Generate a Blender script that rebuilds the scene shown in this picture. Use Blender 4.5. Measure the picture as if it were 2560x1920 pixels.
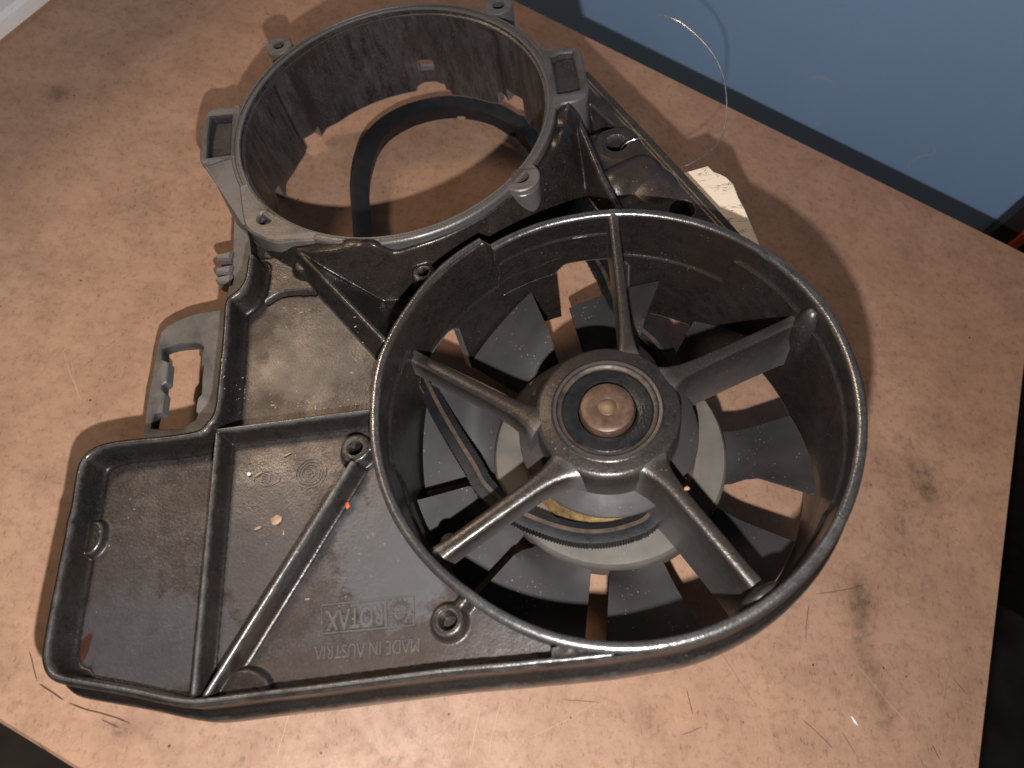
import bpy, bmesh, math, random
import numpy as np
from mathutils import Matrix, Vector
from mathutils.geometry import tessellate_polygon

for o in list(bpy.data.objects): bpy.data.objects.remove(o, do_unlink=True)
S = bpy.context.scene
C = S.collection
random.seed(7); rng = np.random.default_rng(7)

# ------------------------------------------------------------------ camera, light, exposure
FPX = 1823.0                      # focal length in photograph pixels (2560 wide)
D = 0.298                         # camera to the plane of the fan-ring rim (m)
T = 0.4085                        # camera to the table top (m)
def rot(ax, ay):
    ax, ay = math.radians(ax), math.radians(ay)
    Rx = np.array([[1,0,0],[0,math.cos(ax),-math.sin(ax)],[0,math.sin(ax),math.cos(ax)]])
    Ry = np.array([[math.cos(ay),0,math.sin(ay)],[0,1,0],[-math.sin(ay),0,math.cos(ay)]])
    return Ry @ Rx
RH, RT = rot(27.35, 7.07), rot(27.0, -9.0)     # housing frame and table frame, seen from the camera
def cam2world(X): return RT @ np.asarray(X, float) + np.array([0,0,T])

cam = bpy.data.cameras.new('Camera'); camo = bpy.data.objects.new('Camera', cam); C.objects.link(camo)
M = np.eye(4); M[:3,:3] = RT; M[2,3] = T
camo.matrix_world = Matrix(M.tolist())
cam.sensor_width = 36.0; cam.lens = 36.0*FPX/2560.0
cam.clip_start = 0.01; cam.clip_end = 50
cam.dof.use_dof = True; cam.dof.focus_distance = 0.40; cam.dof.aperture_fstop = 9.0
S.camera = camo
W = bpy.data.worlds.new('World'); S.world = W; W.use_nodes = True
W.node_tree.nodes['Background'].inputs[0].default_value = (1.0, 0.88, 0.74, 1)
W.node_tree.nodes['Background'].inputs[1].default_value = 0.045
def lamp(name, kind, loc, energy, col, size, aim=None):
    l = bpy.data.lights.new(name, kind); l.energy = energy; l.color = col
    o = bpy.data.objects.new(name, l); C.objects.link(o); o.location = loc
    if kind == 'AREA': l.shape = 'DISK'; l.size = size
    else: l.shadow_soft_size = size
    if aim is not None:
        o.rotation_euler = (Vector(aim)-Vector(loc)).to_track_quat('-Z','Y').to_euler()
    return o
FLASH = cam2world((0.006, -0.064, -0.024))
lamp('phone_flash', 'POINT', FLASH, 8.8, (1.0, 0.975, 0.955), 0.004)
lamp('room_lamp', 'AREA', (-1.12, 0.92, 1.20), 8.5, (1.0, 0.76, 0.52), 0.30, (0, 0.3, 0))
S.view_settings.view_transform = 'Standard'; S.view_settings.look = 'None'
S.view_settings.exposure = 0.0; S.view_settings.gamma = 1.0; S.view_settings.use_curve_mapping = False
S.render.engine = 'CYCLES'

# ------------------------------------------------------------------ pixel -> place
def ray(u, v): return np.array([(u-1280)/FPX, -(v-960)/FPX, -1.0])
def L(u, v, h=0.0):
    """pixel -> housing frame, on the casting's own plane at height h (0 = rim of the fan ring)"""
    d = ray(u, v); X = d*(-(D-h)/(RH[2] @ d))
    return RH @ X + np.array([0,0,D])
def L2(u, v, h=0.0): return L(u, v, h)[:2]
def Wp(u, v, z=0.0):
    """pixel -> world, on the horizontal plane at height z above the table"""
    d = ray(u, v); X = d*(-(T-z)/(RT[2] @ d))
    return cam2world(X)
def loc2world(p): return cam2world(RH.T @ (np.asarray(p, float) - np.array([0,0,D])))
ROTHW = RT @ RH.T
def frame_empty(name, base):
    e = bpy.data.objects.new(name, None); C.objects.link(e)
    m = np.eye(4); m[:3,:3] = ROTHW; m[:3,3] = loc2world(base)
    e.matrix_world = Matrix(m.tolist()); e.empty_display_size = 0.02
    e['_b'] = list(map(float, base))
    return e
def tag(o, label=None, cat=None, group=None, kind=None):
    if label: o['label'] = label
    if cat: o['category'] = cat
    if group: o['group'] = group
    if kind: o['kind'] = kind
    return o

# ------------------------------------------------------------------ materials
class N:
    def __init__(s, name):
        s.m = bpy.data.materials.new(name); s.m.use_nodes = True
        s.t = s.m.node_tree; s.b = s.t.nodes['Principled BSDF']; s.out = s.t.nodes['Material Output']
        s.x = s.n('ShaderNodeTexCoord').outputs['Object']
    def n(s, t, **k):
        q = s.t.nodes.new(t)
        for a, b in k.items(): setattr(q, a, b)
        return q
    def l(s, a, b): s.t.links.new(a, b)
    def put(s, sock, v):
        if hasattr(v, 'is_output') or isinstance(v, bpy.types.NodeSocket): s.l(v, sock)
        elif isinstance(v, (tuple, list)) and len(v) == 3 and sock.type == 'RGBA': sock.default_value = (*v, 1)
        else: sock.default_value = v
    def noise(s, scale, detail=4, rough=.55, vec=None, dist=0.0):
        q = s.n('ShaderNodeTexNoise'); q.inputs['Scale'].default_value = scale; q.inputs['Detail'].default_value = detail
        q.inputs['Roughness'].default_value = rough; q.inputs['Distortion'].default_value = dist
        s.l(vec or s.x, q.inputs['Vector']); return q.outputs['Fac']
    def vor(s, scale, vec=None, feat='F1', out='Distance'):
        q = s.n('ShaderNodeTexVoronoi', feature=feat); q.inputs['Scale'].default_value = scale
        s.l(vec or s.x, q.inputs['Vector']); return q.outputs[out]
    def ramp(s, fac, stops):
        q = s.n('ShaderNodeValToRGB'); s.l(fac, q.inputs[0]); e = q.color_ramp.elements
        while len(e) < len(stops): e.new(.5)
        for i, (p, c) in enumerate(stops):
            e[i].position = p; e[i].color = (c, c, c, 1) if not isinstance(c, (tuple, list)) else (*c, 1)
        return q.outputs[0]
    def math(s, op, a, b=0.0, c=None):
        q = s.n('ShaderNodeMath', operation=op); s.put(q.inputs[0], a); s.put(q.inputs[1], b)
        if c is not None: s.put(q.inputs[2], c)
        return q.outputs[0]
    def mix(s, f, a, b, mode='MIX'):
        q = s.n('ShaderNodeMix', data_type='RGBA', blend_type=mode)
        s.put(q.inputs[0], f); s.put(q.inputs[6], a); s.put(q.inputs[7], b); return q.outputs[2]
    def xyz(s):
        q = s.n('ShaderNodeSeparateXYZ'); s.l(s.x, q.inputs[0]); return q.outputs
    def mapped(s, scale=(1,1,1), rotz=0, loc=(0,0,0)):
        q = s.n('ShaderNodeMapping'); s.l(s.x, q.inputs[0]); q.inputs['Scale'].default_value = scale
        q.inputs['Rotation'].default_value = (0,0,rotz); q.inputs['Location'].default_value = loc; return q.outputs[0]
    def bump(s, h, strength=.3, dist=.0005):
        q = s.n('ShaderNodeBump'); q.inputs['Strength'].default_value = strength; q.inputs['Distance'].default_value = dist
        s.l(h, q.inputs['Height']); s.l(q.outputs[0], s.b.inputs['Normal'])
    def set(s, **k):
        nm = dict(col='Base Color', rough='Roughness', metal='Metallic', spec='Specular IOR Level', coat='Coat Weight')
        for a, v in k.items(): s.put(s.b.inputs[nm.get(a, a)], v)
        return s.m

def cast(name, base=(.060,.050,.045), light=(.115,.100,.092), metal=.55, r0=.30, r1=.55, dust=.5, edge=.75, blobs=(), grime=.55, e0=.525, e1=.575, streak=False):
    n = N(name)
    big = n.noise(22, 3, .65); mid = n.noise(190 if streak else 130, 3, .7, n.mapped(scale=(1,1,.22)) if streak else None)
    c = n.mix(n.ramp(big, [(.32, 0), (.68, 1)]), base, light)
    c = n.mix(n.ramp(mid, [(.42, 0), (.66, grime)]), c, tuple(x*.40 for x in base))
    c = n.mix(n.ramp(n.noise(900, 1, .7), [(.50, 0), (.75, .45)]), c, tuple(x*1.5 for x in light))
    st = n.ramp(n.noise(16, 3, .6, n.mapped(loc=(.31,.17,.05)), .6), [(.50, 0), (.62, .6)])      # brown oil stains
    c = n.mix(st, c, tuple(.55*x+.45*y for x, y in zip(base, (.062,.040,.028))))
    p = n.xyz()
    for (q, rx, ry, ang, col, a) in blobs:                        # stains and paler patches with a place and an outline of their own
        ca, sa = math.cos(ang), math.sin(ang)
        dx, dy = n.math('SUBTRACT', p[0], q[0]), n.math('SUBTRACT', p[1], q[1])
        ex = n.math('DIVIDE', n.math('ADD', n.math('MULTIPLY', dx, ca), n.math('MULTIPLY', dy, sa)), rx)
        ey = n.math('DIVIDE', n.math('SUBTRACT', n.math('MULTIPLY', dy, ca), n.math('MULTIPLY', dx, sa)), ry)
        d = n.math('SQRT', n.math('ADD', n.math('MULTIPLY', ex, ex), n.math('MULTIPLY', ey, ey)))
        d = n.math('ADD', d, n.math('MULTIPLY', n.math('SUBTRACT', mid, .5), .9))
        c = n.mix(n.ramp(d, [(.82, a), (.98, 0)]), c, col)
    d1 = n.ramp(n.vor(330), [(.10, 1), (.17, 0)])                 # tan sawdust grains
    dmask = n.math('MULTIPLY', n.math('MULTIPLY', d1, n.ramp(n.noise(45, 2, .6, n.mapped(loc=(.7,.1,.2))), [(.52, 0), (.66, 1)])), dust)
    c = n.mix(dmask, c, (.30, .20, .13))
    g = n.n('ShaderNodeNewGeometry').outputs['Pointiness']        # bare metal on worn edges
    e = n.ramp(n.math('ADD', g, n.math('MULTIPLY', n.math('SUBTRACT', mid, .5), .06)), [(e0, 0), (e1, 1)])
    e = n.math('MULTIPLY', e, edge)
    c = n.mix(e, c, (.40, .385, .38))
    rough = n.ramp(big, [(.3, r1), (.7, r0)])
    rough = n.math('ADD', n.math('MULTIPLY', rough, n.math('SUBTRACT', 1.0, n.math('MULTIPLY', e, .25))), n.math('MULTIPLY', dmask, .5))
    n.set(col=c, rough=rough, metal=n.math('MULTIPLY', n.math('SUBTRACT', 1.0, dmask), n.math('MAXIMUM', e, metal)))
    n.bump(n.math('ADD', n.math('MULTIPLY', n.noise(700, 2, .7), .5), n.math('MULTIPLY', n.noise(150, 2, .6), .6)), .55, .00050)
    return n.m
MT = {}
HBASE = np.array((-.07, .20, -.09))
def TB(u, v, h=-.0145): q = L(u, v, h)-HBASE; return (float(q[0]), float(q[1]))
MT['cast']   = cast('cast_magnesium', (.028,.024,.022), (.060,.053,.050), .55, .22, .42, .35, .55)
MT['twall']  = cast('worn_tray_wall', (.026,.022,.020), (.052,.045,.042), .55, .22, .40, .3, .62, e0=.518, e1=.570)
MT['rim']    = cast('worn_bright_rim', (.150,.142,.140), (.290,.280,.280), .85, .20, .38, .2, .3, grime=.75)
MT['tray']   = cast('cast_tray_floor', (.048,.040,.038), (.092,.080,.079), .45, .30, .50, .45, .4, [
    (TB(985,1370), .030, .036, .25, (.105,.110,.121), .75), (TB(640,1330), .026, .040, .1, (.104,.097,.100), .5), (TB(400,1600), .045, .022, -.1, (.098,.100,.112), .55),
    (TB(300,1500), .02, .03, 0, (.088,.083,.088), .4), (TB(800,880), .034, .03, .4, (.105,.096,.092), .5), (TB(203,1632), .0032, .0085, -.25, (.075,.030,.018), .95), (TB(850,1660), .05, .008, .08, (.060,.042,.033), .5)])
MT['relief'] = cast('raised_lettering_metal', (.046,.039,.037), (.088,.077,.075), .45, .30, .50, .1, .15)
MT['oily']   = cast('oily_casting', (.022,.017,.015), (.048,.038,.033), .35, .18, .38, .35, .35)
MT['plate']  = cast('grimy_plate', (.032,.025,.022), (.078,.063,.056), .35, .26, .50, .5, .4)
MT['ringin'] = cast('fan_ring_casting', (.022,.018,.016), (.048,.040,.036), .45, .24, .42, .45, .5)
MT['spoke']  = cast('spider_casting', (.030,.025,.023), (.060,.051,.047), .50, .26, .44, .4, .30, e0=.53, e1=.60)
MT['cyl']    = cast('flywheel_ring_casting', (.054,.047,.046), (.112,.101,.099), .45, .30, .50, .3, .5, grime=.85, streak=True)
MT['mach']   = cast('machined_flange', (.052,.047,.046), (.094,.087,.086), .45, .36, .56, .35, .35, [(TB(690,580,0), .030, .016, -.3, (.110,.078,.058), .7), (TB(1330,430,0), .02, .012, .9, (.13,.085,.06), .5)])
MT['brack']  = cast('worn_bracket_metal', (.034,.031,.032), (.062,.058,.061), .35, .50, .65, .4, .35)

def simple(name, col, rough=.5, metal=0, var=.25, scale=60, bump=.15, dust=0.0, spec=.5):
    n = N(name); f = n.noise(scale, 3, .6)
    c = n.mix(n.ramp(f, [(.3, 0), (.7, 1)]), tuple(x*(1-var) for x in col), tuple(min(1, x*(1+var)) for x in col))
    if dust:
        d = n.math('MULTIPLY', n.ramp(n.vor(420), [(.11, 1), (.17, 0)]), n.ramp(n.noise(70, 2), [(.5, 0), (.62, dust)]))
        c = n.mix(d, c, (.36,.26,.18))
    n.set(col=c, rough=n.ramp(n.noise(scale*1.7, 4), [(.3, max(.05, rough-.1)), (.7, min(1, rough+.1))]), metal=metal, spec=spec)
    n.bump(n.noise(scale*8, 3), bump, .0003)
    return n.m
MT['seal']  = simple('oiled_rubber_seal', (.011,.011,.012), .30, 0, .5, 90, .6)
MT['blade'] = simple('grey_fan_blade_plastic', (.042,.038,.040), .62, 0, .22, 30, .08, .8, .3)
MT['wplas'] = simple('yellowed_white_plastic', (.120,.106,.090), .60, 0, .25, 30, .10, .35)
MT['pulley']= simple('dark_pulley_steel', (.046,.039,.038), .60, .15, .15, 40, .08, .3)
MT['gold']  = simple('zinc_gold_groove', (.30,.19,.085), .45, .7, .4, 300, .3)
MT['belt']  = simple('v_belt_rubber', (.0095,.0095,.011), .48, 0, .3, 120, .4)
MT['beltrust'] = simple('rusty_belt_side', (.060,.040,.026), .75, 0, .6, 130, .5)
MT['rust']  = simple('rusty_bearing_seat', (.060,.043,.034), .5, .3, .5, 200, .3)
MT['wire']  = simple('steel_wire', (.55,.55,.54), .28, .9, .15, 200, .1)
MT['holes'] = simple('bare_drilled_metal', (.22,.23,.25), .35, .7, .2, 100, .1)

n = N('copper_shaft_cap')            # brown tarnished disc
p = n.xyz(); r = n.math('SQRT', n.math('ADD', n.math('POWER', p[0], 2), n.math('POWER', p[1], 2)))
f = n.noise(160, 5, .65)
c = n.mix(n.ramp(f, [(.35, 0), (.65, 1)]), (.072,.043,.030), (.140,.086,.055))
c = n.mix(n.ramp(n.noise(420, 3), [(.55, 0), (.7, .7)]), c, (.075,.040,.030))
c = n.mix(n.ramp(r, [(.0036, .0), (.0042, .55), (.0050, .0)]), c, (.09,.05,.035))
c = n.mix(n.ramp(r, [(.0006, .5), (.0012, .0)]), c, (.45,.30,.17))
n.set(col=c, rough=.42, metal=.35); n.bump(f, .10, .0002); MT['copper'] = n.m

# table top: worn tan hardboard
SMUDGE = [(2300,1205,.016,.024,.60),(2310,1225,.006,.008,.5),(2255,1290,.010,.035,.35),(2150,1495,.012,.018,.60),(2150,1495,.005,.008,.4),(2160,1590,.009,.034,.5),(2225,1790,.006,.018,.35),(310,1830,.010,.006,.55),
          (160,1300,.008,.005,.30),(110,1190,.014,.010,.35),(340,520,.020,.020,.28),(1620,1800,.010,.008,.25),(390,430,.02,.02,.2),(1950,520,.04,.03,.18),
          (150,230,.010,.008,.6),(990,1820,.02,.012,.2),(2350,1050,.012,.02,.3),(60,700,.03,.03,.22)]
SCR = [(95,1705,165,1752,.0005,.9),(165,1752,335,1815,.0005,.9),(70,1620,95,1705,.0004,.8),(100,1855,130,1885,.0004,.7),(2030,1490,2170,1460,.0005,.5),(2010,1610,2028,1505,.0005,.5),
       (250,1800,300,1825,.0005,.7),(1715,1720,1735,1790,.0004,.7),(1400,1745,1510,1760,.0004,.5),(2105,1830,2140,1890,.0004,.5),(2000,1790,2090,1880,.0004,.5),(1700,1840,1760,1815,.0004,.5),
       (2380,1690,2420,1740,.0003,.6),(2330,1860,2350,1900,.0004,.6)]
n = N('worn_tan_hardboard')
warp = n.n('ShaderNodeVectorMath', operation='ADD')
wn = n.n('ShaderNodeTexNoise'); wn.inputs['Scale'].default_value = 30; n.l(n.x, wn.inputs['Vector'])
ws = n.n('ShaderNodeVectorMath', operation='SCALE'); ws.inputs['Scale'].default_value = .022
wc = n.n('ShaderNodeVectorMath', operation='SUBTRACT'); wc.inputs[1].default_value = (.5,.5,.5)
n.l(wn.outputs['Color'], wc.inputs[0]); n.l(wc.outputs[0], ws.inputs[0]); n.l(n.x, warp.inputs[0]); n.l(ws.outputs[0], warp.inputs[1])
wv = warp.outputs[0]
c = n.mix(n.ramp(n.noise(7, 3, .6), [(.3, 0), (.7, 1)]), (.415,.240,.157), (.490,.295,.198))
N1 = n.noise(38, 6, .75); N2 = n.noise(170, 4, .75)
c = n.mix(n.ramp(N1, [(.42, 0), (.72, .70)]), c, (.28,.155,.098))
c = n.mix(n.ramp(N2, [(.50, 0), (.72, .65)]), c, (.24,.135,.085))
fleck = n.noise(420, 2, .6, n.mapped(scale=(1, .45, 1), rotz=.12))
c = n.mix(n.math('MULTIPLY', n.ramp(fleck, [(.60, 0), (.70, 1)]), n.ramp(N1, [(.35, .05), (.62, .60)])), c, (.15,.082,.052))
c = n.mix(n.ramp(n.noise(520, 1, .6, n.mapped(scale=(1, .5, 1), rotz=.1, loc=(.4,.2,0))), [(.68, 0), (.78, .35)]), c, (.60,.40,.30))
sp = n.n('ShaderNodeSeparateXYZ'); n.l(wv, sp.inputs[0])
smk = n.ramp(N2, [(.30, .30), (.66, 1)])
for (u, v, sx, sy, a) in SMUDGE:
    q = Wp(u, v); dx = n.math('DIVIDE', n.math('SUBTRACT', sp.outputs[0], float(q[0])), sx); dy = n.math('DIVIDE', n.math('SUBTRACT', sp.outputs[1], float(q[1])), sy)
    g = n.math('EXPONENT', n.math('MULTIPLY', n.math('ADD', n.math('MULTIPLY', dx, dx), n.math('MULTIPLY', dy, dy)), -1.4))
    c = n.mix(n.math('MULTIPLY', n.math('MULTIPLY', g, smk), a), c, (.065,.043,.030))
wv2 = n.n('ShaderNodeVectorMath', operation='SCALE'); wv2.inputs['Scale'].default_value = .25; n.l(ws.outputs[0], wv2.inputs[0])
wa = n.n('ShaderNodeVectorMath', operation='ADD'); n.l(n.x, wa.inputs[0]); n.l(wv2.outputs[0], wa.inputs[1])
sq = n.n('ShaderNodeSeparateXYZ'); n.l(wa.outputs[0], sq.inputs[0])
def stroke(A_, B_, w, a, col):
    global c
    ab = B_-A_; l2 = float(ab[:2] @ ab[:2])
    qx = n.math('SUBTRACT', sq.outputs[0], float(A_[0])); qy = n.math('SUBTRACT', sq.outputs[1], float(A_[1]))
    t = n.math('MULTIPLY_ADD', qx, float(ab[0])/l2, n.math('MULTIPLY', qy, float(ab[1])/l2))
    side_ = n.math('ABSOLUTE', n.math('MULTIPLY_ADD', qx, float(-ab[1])/math.sqrt(l2), n.math('MULTIPLY', qy, float(ab[0])/math.sqrt(l2))))
    inn = n.math('SUBTRACT', 1.0, n.math('ABSOLUTE', n.math('MULTIPLY_ADD', t, 2.0, -1.0)))           # tapers to both ends
    m = n.math('SUBTRACT', n.math('MINIMUM', n.math('MULTIPLY', inn, 3.0), 1.0), n.math('DIVIDE', side_, w))
    m = n.math('MULTIPLY', n.math('MINIMUM', n.math('MAXIMUM', n.math('MULTIPLY', m, 2.0), 0.0), 1.0), a)
    c = n.mix(m, c, col)
rs = random.Random(5)
for (u0, v0, u1, v1, w, a) in SCR: stroke(Wp(u0, v0), Wp(u1, v1), w, a, (.055,.033,.024))
for i in range(20):
    u = rs.uniform(200, 2450); v = rs.uniform(1720, 1910)
    if i % 4 == 0: u, v = rs.uniform(0, 420), rs.uniform(520, 1500)
    if i % 6 == 1: u, v = rs.uniform(2200, 2480), rs.uniform(700, 1700)
    p0 = Wp(u, v); an = rs.choice((.6, 1.1, 2.3, 2.7, 1.9))+rs.gauss(0, .25); ln = rs.uniform(.012, .055)
    dark = rs.random() < .35
    stroke(p0, p0+np.array([math.cos(an)*ln, math.sin(an)*ln, 0]), rs.uniform(.0002, .00038), rs.uniform(.18, .42), (.12,.07,.045) if dark else (.66,.46,.35))
spk = n.math('MULTIPLY', n.ramp(n.vor(60), [(.028, 1), (.055, 0)]), n.ramp(N1, [(.46, 0), (.52, .9)]))
c = n.mix(spk, c, (.050,.028,.020))
n.set(col=c, rough=n.ramp(N1, [(.3,.42), (.7,.62)]), spec=.35)
n.bump(n.noise(450, 2, .7), .12, .0006)
MT['table'] = n.m
n = N('blue_painted_wall')
c = n.mix(n.ramp(n.noise(4, 4), [(.3, 0), (.7, 1)]), (.235,.355,.585), (.258,.390,.630))
c = n.mix(n.math('MULTIPLY', n.ramp(n.noise(900, 2), [(.5, 0), (.7, 1)]), .25), c, (.19,.29,.49))
sl = n.ramp(n.math('ABSOLUTE', n.math('SUBTRACT', n.noise(9, 2, .5, n.mapped(scale=(.15, 1, 1), rotz=.4)), .5)), [(.0008, .5), (.0025, 0)])
c = n.mix(n.math('MULTIPLY', sl, n.ramp(n.noise(12, 3), [(.52, 0), (.6, 1)])), c, (.42,.45,.50))
n.set(col=c, rough=.55); n.bump(n.noise(700, 4), .15, .0004); MT['wall'] = n.m
MT['floor'] = simple('dark_floor', (.045,.038,.036), .6, 0, .5, 9, .1)
MT['cab']   = simple('dark_brown_cabinet', (.022,.015,.015), .5, 0, .3, 30, .1)
MT['orange']= simple('orange_trim', (.42,.075,.020), .45, 0, .2, 60, .1)
n = N('stained_white_plastic')
c = n.mix(n.ramp(n.noise(60, 5, .7), [(.45, 0), (.62, 1)]), (.80,.77,.73), (.84,.82,.81))
c = n.mix(n.ramp(n.noise(200, 4, .7, dist=1.0), [(.62, 0), (.70, .6)]), c, (.45,.33,.20))
n.set(col=c, rough=.45); n.bump(n.noise(300, 4), .2, .0005); MT['bin'] = n.m
n = N('cream_foam_board')
ln = n.math('ABSOLUTE', n.math('SUBTRACT', n.noise(160, 4, .7, n.mapped(scale=(.35,1,1), rotz=.9), .4), .5))
c = n.mix(n.math('MULTIPLY', n.ramp(ln, [(.006, 1), (.02, 0)]), n.ramp(n.noise(60, 3), [(.48, 0), (.6, .9)])), (.88,.74,.58), (.10,.09,.09))
n.set(col=c, rough=.7); n.bump(n.noise(260, 4), .2, .0004); MT['board'] = n.m
MT['chip'] = simple('wood_shaving', (.34,.215,.125), .8, 0, .35, 300, .4)
MT['white'] = simple('white_crumb', (.78,.78,.80), .5, 0, .1, 300, .2)
MT['red'] = simple('orange_paint_crumb', (.62,.10,.03), .6, 0, .3, 300, .2)

# ------------------------------------------------------------------ mesh helpers
def mesh(name, V, F, mat, parent=None, smooth=True, sharp=None):
    V = np.asarray(V, float)
    if parent is not None and '_b' in parent.keys(): V = V - np.array(parent['_b'][:])
    me = bpy.data.meshes.new(name); me.from_pydata(V.tolist(), [], [list(map(int, f)) for f in F]); me.update()
    bm = bmesh.new(); bm.from_mesh(me); bmesh.ops.remove_doubles(bm, verts=bm.verts, dist=1e-7)
    bmesh.ops.recalc_face_normals(bm, faces=bm.faces); bm.to_mesh(me); bm.free()
    return finish(name, me, mat, parent, smooth, sharp)
def finish(name, me, mat, parent, smooth=True, sharp=None):
    o = bpy.data.objects.new(name, me); C.objects.link(o); me.materials.append(mat)
    if parent is not None:
        o.parent = parent
        if '_b' in parent.keys(): o['_b'] = list(parent['_b'][:])
    if smooth:
        me.polygons.foreach_set('use_smooth', [True]*len(me.polygons))
        if sharp: me.set_sharp_from_angle(angle=math.radians(sharp))
    return o
def offset_loop(P, d):
    """inset a closed 2D loop by d (positive = inward for a counter-clockwise loop)"""
    P = np.asarray(P, float); a = P - np.roll(P, 1, 0); b = np.roll(P, -1, 0) - P
    na = np.c_[-a[:,1], a[:,0]]; nb = np.c_[-b[:,1], b[:,0]]
    na /= np.maximum(np.linalg.norm(na, axis=1, keepdims=True), 1e-9); nb /= np.maximum(np.linalg.norm(nb, axis=1, keepdims=True), 1e-9)
    m = na + nb; m /= np.maximum((m*na).sum(1, keepdims=True), .5); return P + m*d
def area2(P): P = np.asarray(P); return np.sum(P[:,0]*np.roll(P[:,1], -1) - np.roll(P[:,0], -1)*P[:,1])
def ccw(P): P = np.asarray(P, float); return P if area2(P) > 0 else P[::-1]
def smooth_loop(P, k=3, closed=True):
    """Catmull-Rom resample"""
    P = np.asarray(P, float); n_ = len(P); out = []
    for i in range(n_ if closed else n_-1):
        if closed: p0, p1, p2, p3 = P[i-1], P[i], P[(i+1) % n_], P[(i+2) % n_]
        else: p0, p1, p2, p3 = P[max(i-1, 0)], P[i], P[i+1], P[min(i+2, n_-1)]
        for t in np.arange(k)/k:
            out.append(.5*((2*p1)+(-p0+p2)*t+(2*p0-5*p1+4*p2-p3)*t*t+(-p0+3*p1-3*p2+p3)*t**3))
    if not closed: out.append(P[-1])
    return np.array(out)
def prism(name, outer, holes, zt, zb, mat, parent, bev=.0008, sharp=35):
    """bevelled plate from a 2D outline with holes"""
    loops = [ccw(outer)] + [ccw(h)[::-1] for h in holes]
    V, F = [], []; tops, bots = [], []
    for Lp in loops:
        n_ = len(Lp); i0 = len(V); In = offset_loop(Lp, bev)
        V += [(*p, zt) for p in In] + [(*p, zt-bev) for p in Lp] + [(*p, zb+bev) for p in Lp] + [(*p, zb) for p in In]
        for r_ in range(3):
            for i in range(n_):
                j = (i+1) % n_; F.append((i0+r_*n_+i, i0+(r_+1)*n_+i, i0+(r_+1)*n_+j, i0+r_*n_+j))
        tops.append((i0, In)); bots.append(i0+3*n_)
    tri = tessellate_polygon([[Vector((*p, 0)) for p in In] for _, In in tops])
    flat = [i0+i for i0, In in tops for i in range(len(In))]; flatb = [b0+i for b0, (_, In) in zip(bots, tops) for i in range(len(In))]
    for t in tri: F.append([flat[i] for i in t]); F.append([flatb[i] for i in t][::-1])
    return mesh(name, V, F, mat, parent, True, sharp)
def circle(c, r, n_=32, a0=0): return np.array([(c[0]+r*math.cos(a0+2*math.pi*i/n_), c[1]+r*math.sin(a0+2*math.pi*i/n_)) for i in range(n_)])
def lathe(name, c, prof, mat, parent, n_=96, closed=False, sharp=40):
    V, F = [], []; m = len(prof)
    for i in range(n_):
        a = 2*math.pi*i/n_
        V += [(c[0]+r*math.cos(a), c[1]+r*math.sin(a), z) for r, z in prof]
    for i in range(n_):
        j = (i+1) % n_
        for k in range(m if closed else m-1):
            k2 = (k+1) % m; F.append((i*m+k, j*m+k, j*m+k2, i*m+k2))
    return mesh(name, V, F, mat, parent, True, sharp)
def shell(name, c, az, hs, rin, rout, keep, mat, parent, top=.0018, sharp=50):
    """round wall with thickness; cells where keep() is false are cut out"""
    na, nh = len(az), len(hs)
    A_, H_ = np.meshgrid(np.radians(az), hs, indexing='ij')
    ri = rin(np.degrees(A_), H_); ro = rout(np.degrees(A_), H_)
    mid, hw = (ri+ro)/2, (ro-ri)/2
    t = np.clip((hs[0]-H_)/top, 0, 1); k = np.sqrt(np.clip(1-(1-t)**2, 0, 1)); k = np.maximum(k, .12)
    ri, ro = mid-hw*k, mid+hw*k
    V = np.concatenate([np.stack([c[0]+r*np.cos(A_), c[1]+r*np.sin(A_), H_], -1).reshape(-1, 3) for r in (ri, ro)])
    am = (np.asarray(az)+np.roll(np.where(np.arange(na) == 0, np.asarray(az)+360, np.asarray(az)), -1))/2
    hm = (hs[:-1]+hs[1:])/2
    K = np.array([[bool(keep(a, h)) for h in hm] for a in am])
    I = lambda i, j: (i % na)*nh+j
    O = na*nh; F = []
    for i in range(na):
        for j in range(nh-1):
            if not K[i, j]: continue
            F.append((I(i,j), I(i,j+1), I(i+1,j+1), I(i+1,j))); F.append((O+I(i,j), O+I(i+1,j), O+I(i+1,j+1), O+I(i,j+1)))
            if j == 0 or not K[i, j-1]: F.append((I(i,j), I(i+1,j), O+I(i+1,j), O+I(i,j)))
            if j == nh-2 or not K[i, j+1]: F.append((I(i,j+1), O+I(i,j+1), O+I(i+1,j+1), I(i+1,j+1)))
            if not K[i-1, j]: F.append((I(i,j), O+I(i,j), O+I(i,j+1), I(i,j+1)))
            if not K[(i+1) % na, j]: F.append((I(i+1,j), I(i+1,j+1), O+I(i+1,j+1), O+I(i+1,j)))
    used = sorted({v for f in F for v in f}); mp = {v: i for i, v in enumerate(used)}
    return mesh(name, V[used], [[mp[v] for v in f] for f in F], mat, parent, True, sharp)
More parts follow.
